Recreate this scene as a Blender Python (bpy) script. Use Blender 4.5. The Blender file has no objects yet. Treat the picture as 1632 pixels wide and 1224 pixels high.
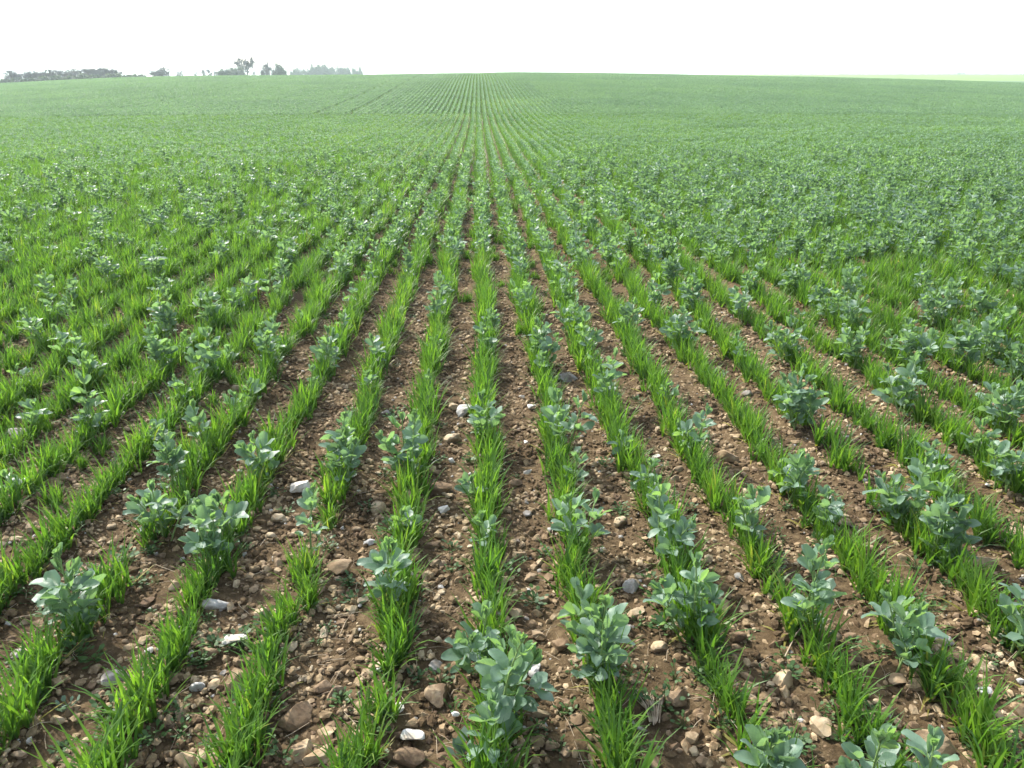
import bpy, math, random
import numpy as np
from mathutils import Vector, Matrix, Euler

R = math.radians
rng = random.Random(7)
nrg = np.random.RandomState(11)
S = bpy.context.scene
COL = S.collection

# ------------------------------------------------------------------ camera, sky, sun, exposure
EYE = 1.49                      # eye height above the soil at the camera
PITCH, YAW, FPX = R(22.98), R(2.44), 1165.0
cam_data = bpy.data.cameras.new('camera')
cam_data.sensor_width = 36.0
cam_data.lens = 36.0 * FPX / 1632.0
cam_data.clip_start, cam_data.clip_end = 0.05, 8000
cam = bpy.data.objects.new('camera', cam_data)
cam.location = (0, 0, EYE)
cam.rotation_euler = (R(90) - PITCH, 0, -YAW)
COL.objects.link(cam)
S.camera = cam

SUN_EL, SUN_AZ = R(42), R(-42)  # azimuth from +Y (the row direction), negative = to the left
W = bpy.data.worlds.new('World')
S.world = W
W.use_nodes = True
nt = W.node_tree
nt.nodes.clear()
sky = nt.nodes.new('ShaderNodeTexSky')
sky.sky_type = 'NISHITA'
sky.sun_disc = False
sky.sun_elevation = SUN_EL
sky.sun_rotation = SUN_AZ
sky.air_density, sky.dust_density, sky.ozone_density = 1.0, 1.6, 1.0
bg = nt.nodes.new('ShaderNodeBackground')
bg.inputs['Strength'].default_value = 0.15
wo = nt.nodes.new('ShaderNodeOutputWorld')
hs = nt.nodes.new('ShaderNodeHueSaturation')      # milky spring sky, less blue than a clear one
hs.inputs['Saturation'].default_value = 0.55
nt.links.new(sky.outputs[0], hs.inputs['Color'])
nt.links.new(hs.outputs[0], bg.inputs[0])
nt.links.new(bg.outputs[0], wo.inputs[0])

sd = bpy.data.lights.new('sun', 'SUN')
sd.energy = 3.1
sd.angle = R(2.0)
sd.color = (1.0, 0.95, 0.86)
sun = bpy.data.objects.new('sun', sd)
sdir = Vector((math.sin(SUN_AZ) * math.cos(SUN_EL), math.cos(SUN_AZ) * math.cos(SUN_EL), math.sin(SUN_EL)))
sun.rotation_euler = sdir.to_track_quat('Z', 'Y').to_euler()
sun.location = sdir * 50
COL.objects.link(sun)

S.view_settings.view_transform = 'Standard'
S.view_settings.look = 'None'
S.view_settings.gamma = 1
S.view_settings.use_curve_mapping = False
S.view_settings.exposure = 1.44
S.cycles.max_bounces = 8
S.cycles.transmission_bounces = 6
S.cycles.transparent_max_bounces = 8
S.cycles.volume_bounces = 1

# ------------------------------------------------------------------ lens geometry (to read places off the photograph)
cF = np.array([math.sin(YAW) * math.cos(PITCH), math.cos(YAW) * math.cos(PITCH), -math.sin(PITCH)])
cR = np.array([math.cos(YAW), -math.sin(YAW), 0.0])
cU = np.cross(cR, cF)


def ray(px, py):
    return cF * FPX + cR * (px - 816) - cU * (py - 612)


def project(x, y, z):
    d0, d1, d2 = x, y, z - EYE
    zc = d0 * cF[0] + d1 * cF[1] + d2 * cF[2]
    zs = np.where(np.abs(zc) < 1e-6, 1e-6, zc)
    u = 816 + FPX * (d0 * cR[0] + d1 * cR[1] + d2 * cR[2]) / zs
    v = 612 - FPX * (d0 * cU[0] + d1 * cU[1] + d2 * cU[2]) / zs
    return u, v, zc


# ------------------------------------------------------------------ terrain
YC = 112.0                      # the brow of the field
_sky_px = [(-500, 150), (0, 133), (100, 128), (190, 124), (300, 121.5), (450, 120.5), (600, 119.5), (720, 117.5), (820, 116),
           (930, 116.8), (1050, 118.6), (1150, 120.8), (1300, 123), (1450, 126.5), (1550, 129.5), (1632, 132), (2100, 144)]
_A, _Z = [], []
for px, py in _sky_px:
    d = ray(px, py)
    _A.append(d[0] / d[1])
    _Z.append(EYE + YC * d[2] / d[1] - 0.16)
_ky = [-40, 0, 30, 42, 55, 75, 95, 112, 140, 200, 250, 430, 480, 700, 6000]
_kz = [0.85, 0, -0.62, -0.82, -0.82, -0.75, -0.85, -1.0, -1.5, -2.9, -3.0, 1.15, 1.2, -5, -20]
_ty = np.linspace(-40, 600, 6401)
_tz = np.interp(_ty, _ky, _kz)
_k = np.exp(-np.linspace(-2.5, 2.5, 161) ** 2)
_tzs = np.convolve(np.pad(_tz, 80, mode='edge'), _k / _k.sum(), 'valid')
_tzs[:480] = _tz[:480]


def sstep(a, b, t):
    t = np.clip((t - a) / (b - a), 0, 1)
    return t * t * (3 - 2 * t)


def base_z(x, y):
    x = np.asarray(x, float)
    y = np.asarray(y, float)
    b = np.where(y < 590, np.interp(y, _ty, _tzs), np.interp(y, _ky, _kz))
    a = x / np.maximum(y, 20.0)
    c = np.interp(a, _A, _Z)
    # the swell that carries the crop up to its brow, falling away again behind it
    up = sstep(24, 112, y) * (1 - sstep(118, 240, y))
    left = sstep(130, 420, y) * sstep(0.25, -0.1, a)
    return b + up * (c + 0.97) - 8 * left


_grids = {}


def vnoise(x, y, cell, seed):
    if seed not in _grids:
        _grids[seed] = np.random.RandomState(seed).rand(512, 512)
    g = _grids[seed]
    fx, fy = x / cell, y / cell
    ix, iy = np.floor(fx).astype(int), np.floor(fy).astype(int)
    tx, ty = fx - ix, fy - iy
    tx, ty = tx * tx * (3 - 2 * tx), ty * ty * (3 - 2 * ty)
    a, b = g[ix % 512, iy % 512], g[(ix + 1) % 512, iy % 512]
    c, d = g[ix % 512, (iy + 1) % 512], g[(ix + 1) % 512, (iy + 1) % 512]
    return (a * (1 - tx) + b * tx) * (1 - ty) + (c * (1 - tx) + d * tx) * ty - 0.5


SP = 0.30                       # row spacing
_r = ray(787, 1215)
_t = EYE / (-_r[2] - 0.0213 * _r[1])
ROW0 = _r[0] * _t


def ground_z(x, y):
    x = np.asarray(x, float)
    y = np.asarray(y, float)
    near = 1 - sstep(10, 22, y)
    m = vnoise(x, y, 0.11, 1) * 0.022 + vnoise(x, y, 0.045, 2) * 0.014 + vnoise(x, y, 0.35, 3) * 0.018
    m = m + 0.008 * np.cos((x - ROW0) / SP * 2 * math.pi)
    return base_z(x, y) + m * near


def gz(x, y):
    return float(ground_z(np.array([x]), np.array([y]))[0])


def on_ground(px, py):
    """The place on the soil that the photograph shows at a pixel."""
    d = ray(px, py)
    t = EYE / max(-d[2] - 0.0213 * d[1], 1e-6)
    for _ in range(6):
        z = gz(d[0] * t, d[1] * t)
        t = (EYE - z) / -d[2]
    return d[0] * t, d[1] * t


# ------------------------------------------------------------------ node helpers
def new_mat(name):
    m = bpy.data.materials.new(name)
    m.use_nodes = True
    m.node_tree.nodes.clear()
    return m, m.node_tree


def nd(t, kind, **kw):
    n = t.nodes.new(kind)
    for k, v in kw.items():
        if k in n.inputs:
            n.inputs[k].default_value = v
        else:
            setattr(n, k, v)
    return n


def ramp(t, fac, stops):
    n = t.nodes.new('ShaderNodeValToRGB')
    e = n.color_ramp.elements
    while len(e) < len(stops):
        e.new(0.5)
    for i, (p, c) in enumerate(stops):
        e[i].position = p
        e[i].color = (*c, 1)
    t.links.new(fac, n.inputs[0])
    return n.outputs[0]


def mixc(t, fac, a, b, mode='MIX'):
    n = t.nodes.new('ShaderNodeMix')
    n.data_type = 'RGBA'
    n.blend_type = mode
    for s, v in ((n.inputs[0], fac), (n.inputs[6], a), (n.inputs[7], b)):
        if hasattr(v, 'is_linked'):
            t.links.new(v, s)
        elif isinstance(v, tuple):
            s.default_value = (*v, 1)
        else:
            s.default_value = v
    return n.outputs[2]


def noise(t, vec, scale, detail=4, rough=0.6):
    n = nd(t, 'ShaderNodeTexNoise')
    n.inputs['Scale'].default_value = scale
    n.inputs['Detail'].default_value = detail
    n.inputs['Roughness'].default_value = rough
    if vec is not None:
        t.links.new(vec, n.inputs['Vector'])
    return n.outputs['Fac']


def leaf_mat(name, stops, trans, rough, spec, t_amount, vein=0.0, back=None):
    """Thin leaf: coloured by the per-vertex 'tint' value, reflecting on one side and letting light through."""
    m, t = new_mat(name)
    at = nd(t, 'ShaderNodeAttribute', attribute_name='tint')
    oi = nd(t, 'ShaderNodeObjectInfo')
    geo = nd(t, 'ShaderNodeNewGeometry')
    tc = nd(t, 'ShaderNodeTexCoord')
    ad = nd(t, 'ShaderNodeMath', operation='MULTIPLY_ADD')
    t.links.new(oi.outputs['Random'], ad.inputs[0])
    ad.inputs[1].default_value = 0.3
    t.links.new(at.outputs['Fac'], ad.inputs[2])
    sb = nd(t, 'ShaderNodeMath', operation='SUBTRACT')
    t.links.new(ad.outputs[0], sb.inputs[0])
    sb.inputs[1].default_value = 0.15
    col = ramp(t, sb.outputs[0], stops)
    n1 = noise(t, geo.outputs['Position'], 9.0, 3)
    col = mixc(t, 0.55, col, ramp(t, n1, [(0.3, (0.30, 0.30, 0.32)), (0.7, (0.72, 0.7, 0.62))]), 'OVERLAY')
    col = mixc(t, 0.4, col, ramp(t, noise(t, geo.outputs['Position'], 0.16, 3), [(0.35, (0.34, 0.37, 0.42)), (0.65, (0.6, 0.6, 0.56))]), 'OVERLAY')
    if vein:
        uv = nd(t, 'ShaderNodeAttribute', attribute_name='across')
        col = mixc(t, ramp(t, uv.outputs['Fac'], [(0.0, (vein,) * 3), (0.16, (0, 0, 0))]), col, (0.26, 0.36, 0.2))
        lg = nd(t, 'ShaderNodeAttribute', attribute_name='along')
        w1 = nd(t, 'ShaderNodeMath', operation='MULTIPLY_ADD')
        t.links.new(uv.outputs['Fac'], w1.inputs[0])
        w1.inputs[1].default_value = -0.22
        t.links.new(lg.outputs['Fac'], w1.inputs[2])
        w2 = nd(t, 'ShaderNodeMath', operation='MULTIPLY')
        t.links.new(w1.outputs[0], w2.inputs[0])
        w2.inputs[1].default_value = 44.0
        w3 = nd(t, 'ShaderNodeMath', operation='SINE')
        t.links.new(w2.outputs[0], w3.inputs[0])
        veins = ramp(t, w3.outputs[0], [(0.72, (0, 0, 0)), (0.97, (0.34,) * 3)])
        col = mixc(t, veins, col, (0.27, 0.37, 0.22))
        spot = ramp(t, noise(t, geo.outputs['Position'], 130.0, 3), [(0.66, (0, 0, 0)), (0.74, (0.5,) * 3)])
        col = mixc(t, spot, col, (0.2, 0.19, 0.1))
    if back:
        col = mixc(t, geo.outputs['Backfacing'], col, mixc(t, 0.6, col, back))
    p = nd(t, 'ShaderNodeBsdfPrincipled')
    t.links.new(col, p.inputs['Base Color'])
    p.inputs['Roughness'].default_value = rough
    p.inputs['Specular IOR Level'].default_value = spec
    tr = nd(t, 'ShaderNodeBsdfTranslucent')
    t.links.new(mixc(t, 1.0, col, trans, 'MULTIPLY'), tr.inputs['Color'])
    bp = nd(t, 'ShaderNodeBump')
    bp.inputs['Strength'].default_value = 0.25
    bp.inputs['Distance'].default_value = 0.004
    t.links.new(noise(t, tc.outputs['Object'], 90.0, 2), bp.inputs['Height'])
    t.links.new(bp.outputs[0], p.inputs['Normal'])
    mx = nd(t, 'ShaderNodeMixShader')
    mx.inputs[0].default_value = t_amount
    t.links.new(p.outputs[0], mx.inputs[1])
    t.links.new(tr.outputs[0], mx.inputs[2])
    o = nd(t, 'ShaderNodeOutputMaterial')
    t.links.new(mx.outputs[0], o.inputs[0])
    return m


def solid_mat(name, stops, scale, bump=0.5, rough=0.9, dist=0.01, dirt=None, vary=0.3):
    m, t = new_mat(name)
    tc = nd(t, 'ShaderNodeTexCoord')
    geo = nd(t, 'ShaderNodeNewGeometry')
    oi = nd(t, 'ShaderNodeObjectInfo')
    v = geo.outputs['Position']
    n1 = noise(t, v, scale, 6, 0.65)
    ad = nd(t, 'ShaderNodeMath', operation='MULTIPLY_ADD')
    t.links.new(oi.outputs['Random'], ad.inputs[0])
    ad.inputs[1].default_value = vary
    t.links.new(n1, ad.inputs[2])
    sb = nd(t, 'ShaderNodeMath', operation='SUBTRACT')
    t.links.new(ad.outputs[0], sb.inputs[0])
    sb.inputs[1].default_value = vary / 2
    col = ramp(t, sb.outputs[0], stops)
    if dirt:
        n3 = noise(t, v, scale * 0.35, 5, 0.7)
        col = mixc(t, ramp(t, n3, [(0.46, (0, 0, 0)), (0.62, (0.85,) * 3)]), col, dirt)
    p = nd(t, 'ShaderNodeBsdfPrincipled')
    t.links.new(col, p.inputs['Base Color'])
    p.inputs['Roughness'].default_value = rough
    p.inputs['Specular IOR Level'].default_value = 0.25
    bp = nd(t, 'ShaderNodeBump')
    bp.inputs['Strength'].default_value = bump
    bp.inputs['Distance'].default_value = dist
    t.links.new(noise(t, v, scale * 2.2, 6, 0.7), bp.inputs['Height'])
    t.links.new(bp.outputs[0], p.inputs['Normal'])
    o = nd(t, 'ShaderNodeOutputMaterial')
    t.links.new(p.outputs[0], o.inputs[0])
    return m


M = {}
M['bean'] = leaf_mat('bean_leaf', [(0.0, (0.142, 0.235, 0.165)), (0.45, (0.188, 0.297, 0.195)), (0.8, (0.205, 0.33, 0.16)), (1.0, (0.22, 0.345, 0.14))],
                     (1.5, 1.65, 0.7), 0.47, 0.5, 0.38, vein=0.5, back=(0.13, 0.21, 0.165))
M['bean_far'] = leaf_mat('bean_leaf_far', [(0.0, (0.142, 0.235, 0.165)), (0.45, (0.188, 0.297, 0.195)), (0.8, (0.205, 0.33, 0.16)), (1.0, (0.22, 0.345, 0.14))],
                         (1.5, 1.65, 0.7), 0.66, 0.35, 0.38, back=(0.13, 0.21, 0.165))
M['wheat'] = leaf_mat('wheat_blade', [(0.0, (0.047, 0.118, 0.029)), (0.4, (0.085, 0.184, 0.03)), (0.85, (0.132, 0.242, 0.035)), (1.0, (0.3, 0.28, 0.08))],
                      (1.7, 1.75, 0.75), 0.45, 0.4, 0.46)
M['weed'] = leaf_mat('weed_leaf', [(0.0, (0.04, 0.09, 0.03)), (1.0, (0.09, 0.17, 0.05))], (1.5, 1.7, 0.8), 0.5, 0.4, 0.3)
M['silver'] = leaf_mat('silver_leaf', [(0.0, (0.11, 0.17, 0.13)), (1.0, (0.2, 0.28, 0.22))], (1.2, 1.4, 0.9), 0.6, 0.3, 0.25)
M['stem'] = solid_mat('green_stem', [(0.3, (0.12, 0.2, 0.06)), (0.7, (0.2, 0.29, 0.1))], 30, 0.1, 0.5)
M['straw'] = solid_mat('dry_straw', [(0.3, (0.25, 0.19, 0.13)), (0.7, (0.5, 0.42, 0.31))], 40, 0.3, 0.8, 0.002)
M['tan'] = solid_mat('tan_limestone', [(0.25, (0.22, 0.15, 0.082)), (0.5, (0.38, 0.285, 0.175)), (0.75, (0.52, 0.43, 0.3))], 26, 0.6, 0.95, 0.006, (0.13, 0.085, 0.055))
M['brown'] = solid_mat('earthy_stone', [(0.25, (0.12, 0.078, 0.045)), (0.5, (0.22, 0.155, 0.095)), (0.75, (0.33, 0.25, 0.165))], 26, 0.6, 0.95, 0.006, (0.1, 0.065, 0.043))
M['white'] = solid_mat('white_flint', [(0.3, (0.5, 0.48, 0.45)), (0.6, (0.76, 0.75, 0.73))], 22, 0.5, 0.75, 0.005, (0.42, 0.35, 0.26))
M['grey'] = solid_mat('grey_flint', [(0.3, (0.24, 0.235, 0.22)), (0.6, (0.46, 0.45, 0.43))], 26, 0.5, 0.8, 0.005, (0.16, 0.12, 0.085))
M['clod'] = solid_mat('soil_crumb', [(0.2, (0.066, 0.043, 0.023)), (0.45, (0.125, 0.086, 0.048)), (0.62, (0.2, 0.145, 0.084)), (0.8, (0.35, 0.27, 0.165))], 42, 0.6, 1.0, 0.004, None, 0.5)
M['bark'] = solid_mat('bark', [(0.3, (0.08, 0.075, 0.07)), (0.7, (0.15, 0.14, 0.13))], 6, 0.5, 0.9)
M['twig'] = solid_mat('twig', [(0.3, (0.11, 0.11, 0.105)), (0.7, (0.19, 0.19, 0.175))], 3, 0.2, 0.9)
M['hedge'] = leaf_mat('hedge_leaf', [(0.0, (0.09, 0.115, 0.1)), (1.0, (0.15, 0.18, 0.14))], (1.3, 1.5, 0.8), 0.6, 0.3, 0.2)


def field_mat():
    m, t = new_mat('field_soil')
    geo = nd(t, 'ShaderNodeNewGeometry')
    v = geo.outputs['Position']
    a = noise(t, v, 3.0, 6, 0.65)
    b = noise(t, v, 34.0, 6, 0.7)
    c = noise(t, v, 160.0, 3, 0.6)
    col = ramp(t, b, [(0.25, (0.056, 0.037, 0.02)), (0.5, (0.112, 0.077, 0.043)), (0.68, (0.19, 0.138, 0.08)), (0.8, (0.3, 0.235, 0.145))])
    col = mixc(t, 0.5, col, ramp(t, a, [(0.3, (0.28, 0.28, 0.27)), (0.7, (0.6, 0.59, 0.55))]), 'OVERLAY')
    col = mixc(t, ramp(t, c, [(0.6, (0, 0, 0)), (0.75, (0.5,) * 3)]), col, (0.3, 0.22, 0.15))
    # beyond the brow lie other fields: young pale barley, then a yellow-green ley
    sx = nd(t, 'ShaderNodeSeparateXYZ')
    t.links.new(v, sx.inputs[0])
    d = noise(t, v, 0.05, 4, 0.6)
    ley = ramp(t, d, [(0.3, (0.12, 0.21, 0.02)), (0.7, (0.18, 0.26, 0.03))])
    pale = ramp(t, noise(t, v, 0.3, 4, 0.6), [(0.3, (0.06, 0.13, 0.03)), (0.7, (0.09, 0.17, 0.04))])

    def step(lo, hi):
        n = nd(t, 'ShaderNodeMapRange')
        n.inputs['From Min'].default_value, n.inputs['From Max'].default_value = lo, hi
        t.links.new(sx.outputs['Y'], n.inputs['Value'])
        return n.outputs[0]
    col = mixc(t, step(124, 128), col, pale)
    col = mixc(t, step(322, 330), col, ley)
    p = nd(t, 'ShaderNodeBsdfPrincipled')
    t.links.new(col, p.inputs['Base Color'])
    p.inputs['Roughness'].default_value = 1.0
    p.inputs['Specular IOR Level'].default_value = 0.15
    b1 = nd(t, 'ShaderNodeBump')
    b1.inputs['Strength'].default_value = 0.9
    b1.inputs['Distance'].default_value = 0.012
    t.links.new(noise(t, v, 55.0, 8, 0.75), b1.inputs['Height'])
    t.links.new(b1.outputs[0], p.inputs['Normal'])
    o = nd(t, 'ShaderNodeOutputMaterial')
    t.links.new(p.outputs[0], o.inputs[0])
    return m


M['field'] = field_mat()


# ------------------------------------------------------------------ mesh helpers
class MB:
    """Collects vertices and faces for ONE mesh, with per-vertex 'tint' (hue) and 'across' (distance from the leaf's midrib)."""

    def __init__(self):
        self.v, self.f, self.t, self.a, self.l = [], [], [], [], []

    def strip(self, pts, sides, widths, tint, jit=0.0):
        """A blade: centre line, sideways vectors, half widths; ends in a point."""
        b = len(self.v)
        n = len(pts)
        for i, (p, s, w) in enumerate(zip(pts, sides, widths)):
            tt = tint[i] if isinstance(tint, (list, tuple)) else tint
            if i == n - 1:
                self.v.append(tuple(p))
                self.t.append(tt)
                self.a.append(1.0)
            else:
                self.v += [tuple(p - s * w), tuple(p + s * w)]
                self.t += [tt, tt]
                self.a += [1.0, 1.0]
        for i in range(n - 2):
            self.f.append((b + 2 * i, b + 2 * i + 1, b + 2 * i + 3, b + 2 * i + 2))
        self.f.append((b + 2 * n - 4, b + 2 * n - 3, b + 2 * n - 2))

    def tube(self, pts, radii, sides=5, tint=0.5):
        b = len(self.v)
        n = len(pts)
        for i, (p, r) in enumerate(zip(pts, radii)):
            d = (pts[min(i + 1, n - 1)] - pts[max(i - 1, 0)]).normalized()
            u = d.orthogonal().normalized()
            w = d.cross(u)
            for k in range(sides):
                a = 2 * math.pi * k / sides
                self.v.append(tuple(p + (u * math.cos(a) + w * math.sin(a)) * r))
                self.t.append(tint)
                self.a.append(1.0)
        for i in range(n - 1):
            for k in range(sides):
                k2 = (k + 1) % sides
                self.f.append((b + i * sides + k, b + i * sides + k2, b + (i + 1) * sides + k2, b + (i + 1) * sides + k))

    def add(self, verts, faces, tints, across=None, along=None):
        b = len(self.v)
        self.v += [tuple(x) for x in verts]
        self.f += [tuple(i + b for i in f) for f in faces]
        self.t += list(tints)
        self.a += list(across) if across is not None else [1.0] * len(verts)
        self.l += [0.0] * (len(self.v) - len(verts) - len(self.l)) + (list(along) if along is not None else [0.0] * len(verts))

    def mesh(self, name, mat, smooth=True):
        me = bpy.data.meshes.new(name)
        me.from_pydata(self.v, [], self.f)
        self.l += [0.0] * (len(self.v) - len(self.l))
        for nm, d in (('tint', self.t), ('across', self.a), ('along', self.l)):
            at = me.attributes.new(nm, 'FLOAT', 'POINT')
            at.data.foreach_set('value', np.array(d, dtype=np.float32))
        if smooth:
            me.polygons.foreach_set('use_smooth', [True] * len(me.polygons))
        me.materials.append(mat)
        me.update()
        return me


def obj(name, me, parent=None):
    o = bpy.data.objects.new(name, me)
    COL.objects.link(o)
    if parent is not None:
        o.parent = parent
    return o


def tag(o, label=None, cat=None, group=None, kind=None):
    for k, v in (('label', label), ('category', cat), ('group', group), ('kind', kind)):
        if v:
            o[k] = v
    return o


# ------------------------------------------------------------------ the ground, one sheet to the horizon
def spread_out(lo, hi, step, far, grow):
    a = list(np.arange(lo, hi + step / 2, step))
    s, x = step, a[-1]
    while x < far:
        s *= grow
        x += s
        a.append(x)
    return a


xs_r = spread_out(0, 3.0, 0.022, 2600, 1.075)
xs = np.array([-x for x in xs_r[:0:-1]] + xs_r)
ys_f = spread_out(0.7, 5.5, 0.022, 2600, 1.045)
ys = np.array([-30, -10, -3, -1, 0, 0.4] + ys_f)
# keep the swell and brow well sampled
ys = np.unique(np.concatenate([ys, np.arange(30, 600, 3.0)]))
xs = np.unique(np.concatenate([xs, np.arange(-210, 210, 5.0)]))
GX, GY = np.meshgrid(xs, ys)
GZ = ground_z(GX.ravel(), GY.ravel())
nx, ny = len(xs), len(ys)
me = bpy.data.meshes.new('field_ground')
me.vertices.add(nx * ny)
me.vertices.foreach_set('co', np.stack([GX.ravel(), GY.ravel(), GZ], 1).astype(np.float32).ravel())
ii, jj = np.meshgrid(np.arange(nx - 1), np.arange(ny - 1))
q = (jj * nx + ii).ravel()
quads = np.stack([q, q + 1, q + nx + 1, q + nx], 1).astype(np.int32)
me.loops.add(quads.size)
me.loops.foreach_set('vertex_index', quads.ravel())
me.polygons.add(len(quads))
me.polygons.foreach_set('loop_start', np.arange(0, quads.size, 4, dtype=np.int32))
me.polygons.foreach_set('use_smooth', np.ones(len(quads), dtype=bool))
me.update()
me.validate()
me.materials.append(M['field'])
ground = obj('field_ground', me)
tag(ground, 'stony brown soil of the field running up to its brow', kind='structure')


# ------------------------------------------------------------------ scattering of what nobody could count
def scatter(name, protos, pts, kind='stuff', label=None):
    """One object: PROTOS (meshes) placed at PTS = (x, y, z, rx, ry, rz, scale, which)."""
    pc = bpy.data.collections.new(name + '_sources')
    for i, pm in enumerate(protos):
        po = bpy.data.objects.new(f'{name}_source_{i:02d}', pm)
        pc.objects.link(po)
    P = np.array(pts, dtype=np.float32)
    m = bpy.data.meshes.new(name)
    m.vertices.add(len(P))
    m.vertices.foreach_set('co', P[:, :3].ravel())
    a = m.attributes.new('turn', 'FLOAT_VECTOR', 'POINT')
    a.data.foreach_set('vector', P[:, 3:6].ravel())
    a = m.attributes.new('size', 'FLOAT', 'POINT')
    a.data.foreach_set('value', P[:, 6].copy())
    a = m.attributes.new('which', 'INT', 'POINT')
    a.data.foreach_set('value', P[:, 7].astype(np.int32))
    o = obj(name, m)
    g = bpy.data.node_groups.new(name + '_scatter', 'GeometryNodeTree')
    g.interface.new_socket('Geometry', in_out='INPUT', socket_type='NodeSocketGeometry')
    g.interface.new_socket('Geometry', in_out='OUTPUT', socket_type='NodeSocketGeometry')
    gi, go = g.nodes.new('NodeGroupInput'), g.nodes.new('NodeGroupOutput')
    ci = g.nodes.new('GeometryNodeCollectionInfo')
    ci.inputs['Collection'].default_value = pc
    ci.inputs['Separate Children'].default_value = True
    ci.inputs['Reset Children'].default_value = True
    ip = g.nodes.new('GeometryNodeInstanceOnPoints')
    ip.inputs['Pick Instance'].default_value = True

    def named(n, ty):
        k = g.nodes.new('GeometryNodeInputNamedAttribute')
        k.data_type = ty
        k.inputs['Name'].default_value = n
        return k.outputs['Attribute']
    e2r = g.nodes.new('FunctionNodeEulerToRotation')
    L = g.links.new
    L(named('turn', 'FLOAT_VECTOR'), e2r.inputs[0])
    L(gi.outputs[0], ip.inputs['Points'])
    L(ci.outputs[0], ip.inputs['Instance'])
    L(e2r.outputs[0], ip.inputs['Rotation'])
    L(named('size', 'FLOAT'), ip.inputs['Scale'])
    L(named('which', 'INT'), ip.inputs['Instance Index'])
    L(ip.outputs[0], go.inputs[0])
    md = o.modifiers.new('scatter', 'NODES')
    md.node_group = g
    tag(o, label, kind=kind)
    return o


def slope_turn(x, y, e=1.0):
    zx = (base_z(x + e, y) - base_z(x - e, y)) / (2 * e)
    zy = (base_z(x, y + e) - base_z(x, y - e)) / (2 * e)
    return math.atan(float(zy)), -math.atan(float(zx))


def in_frame(x, y, z, mx=60, my=60):
    u, v, zc = project(x, y, z)
    return zc > 0.2 and -mx < u < 1632 + mx and -my < v < 1224 + my


# ------------------------------------------------------------------ wheat
def add_blade(mb, rs, base, az, el, length, width, tint, segs=4, droop=0.6):
    p = Vector(base)
    side = Vector((-math.sin(az), math.cos(az), 0))
    pts, sides, ws = [p.copy()], [side], [width * 0.55]
    e = el
    for i in range(segs):
        e -= droop * (i + 0.5) / segs * rs.uniform(0.6, 1.4) / 1.6
        p = p + Vector((math.cos(az) * math.cos(e), math.sin(az) * math.cos(e), math.sin(e))) * (length / segs)
        tw = side + Vector((0, 0, rs.uniform(-0.25, 0.25)))
        pts.append(p.copy())
        sides.append(tw.normalized())
        ws.append(width * (1.0, 1.0, 0.72, 0.4, 0.1)[min(4, int((i + 1) * 4 / segs))])
    mb.strip(pts, sides, ws, tint)


def wheat_clump(seed, plants=7, spread=0.07, h=0.2, segs=4, wide=1.38, dead=0.12):
    rs = random.Random(seed)
    mb = MB()
    for _ in range(plants):
        bx, by = rs.gauss(0, 0.021), rs.uniform(-spread, spread)
        lean = rs.uniform(0, 2 * math.pi)
        ph = rs.uniform(0.72, 1.12) * h
        for b in range(rs.randint(5, 7)):
            az = lean + b * 2.4 + rs.gauss(0, 0.35)
            inner = b < 3
            el = R(rs.uniform(72, 89)) if inner else R(rs.uniform(54, 80))
            ln = ph * (rs.uniform(0.8, 1.1) if inner else rs.uniform(0.5, 0.85))
            tint = rs.uniform(0.15, 0.8)
            if rs.random() < dead and not inner:
                tint, el, ln = 1.2, R(rs.uniform(5, 40)), ph * 0.5
            add_blade(mb, rs, (bx + rs.gauss(0, .004), by + rs.gauss(0, .004), -0.008), az, el, ln, rs.uniform(0.0026, 0.0042) * wide, tint, segs,
                      rs.uniform(0.1, 0.8))
    return mb


CLUMPS = [wheat_clump(100 + i, plants=(12, 13, 14, 9, 13, 14, 12, 8, 13, 15)[i], h=(.19, .20, .18, .16, .205, .19, .175, .15, .195, .19)[i]).mesh('wheat_plant', M['wheat']) for i in range(10)]

ORD = ('nearest second third fourth fifth sixth seventh eighth ninth tenth eleventh twelfth thirteenth fourteenth fifteenth sixteenth seventeenth eighteenth nineteenth '
       'twentieth').split() + [f'twenty-{x}' for x in 'first second third fourth fifth sixth seventh eighth ninth'.split()] + ['thirtieth'] + [
           f'thirty-{x}' for x in 'first second third fourth fifth sixth seventh eighth ninth'.split()] + ['fortieth'] + [
           f'forty-{x}' for x in 'first second third fourth fifth sixth seventh eighth ninth'.split()]


def ordinal(n):
    return ORD[n] if n < len(ORD) else 'farthest'


def row_name(k):
    if k == 0:
        return 'the centre row'
    return f"{'the first' if abs(k) == 1 else ORD[abs(k) - 1]} row {'right' if k > 0 else 'left'} of centre".replace('the the', 'the')


def row_x(k, y):
    return ROW0 + k * SP + 0.010 * math.sin(y * 1.7 + k * 2.1) + 0.006 * math.sin(y * 5.1 + k)


NEAR_END = 13.0


def near_end(k):
    return NEAR_END + 1.5 * ((k // 4) * 7 % 5)


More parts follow.
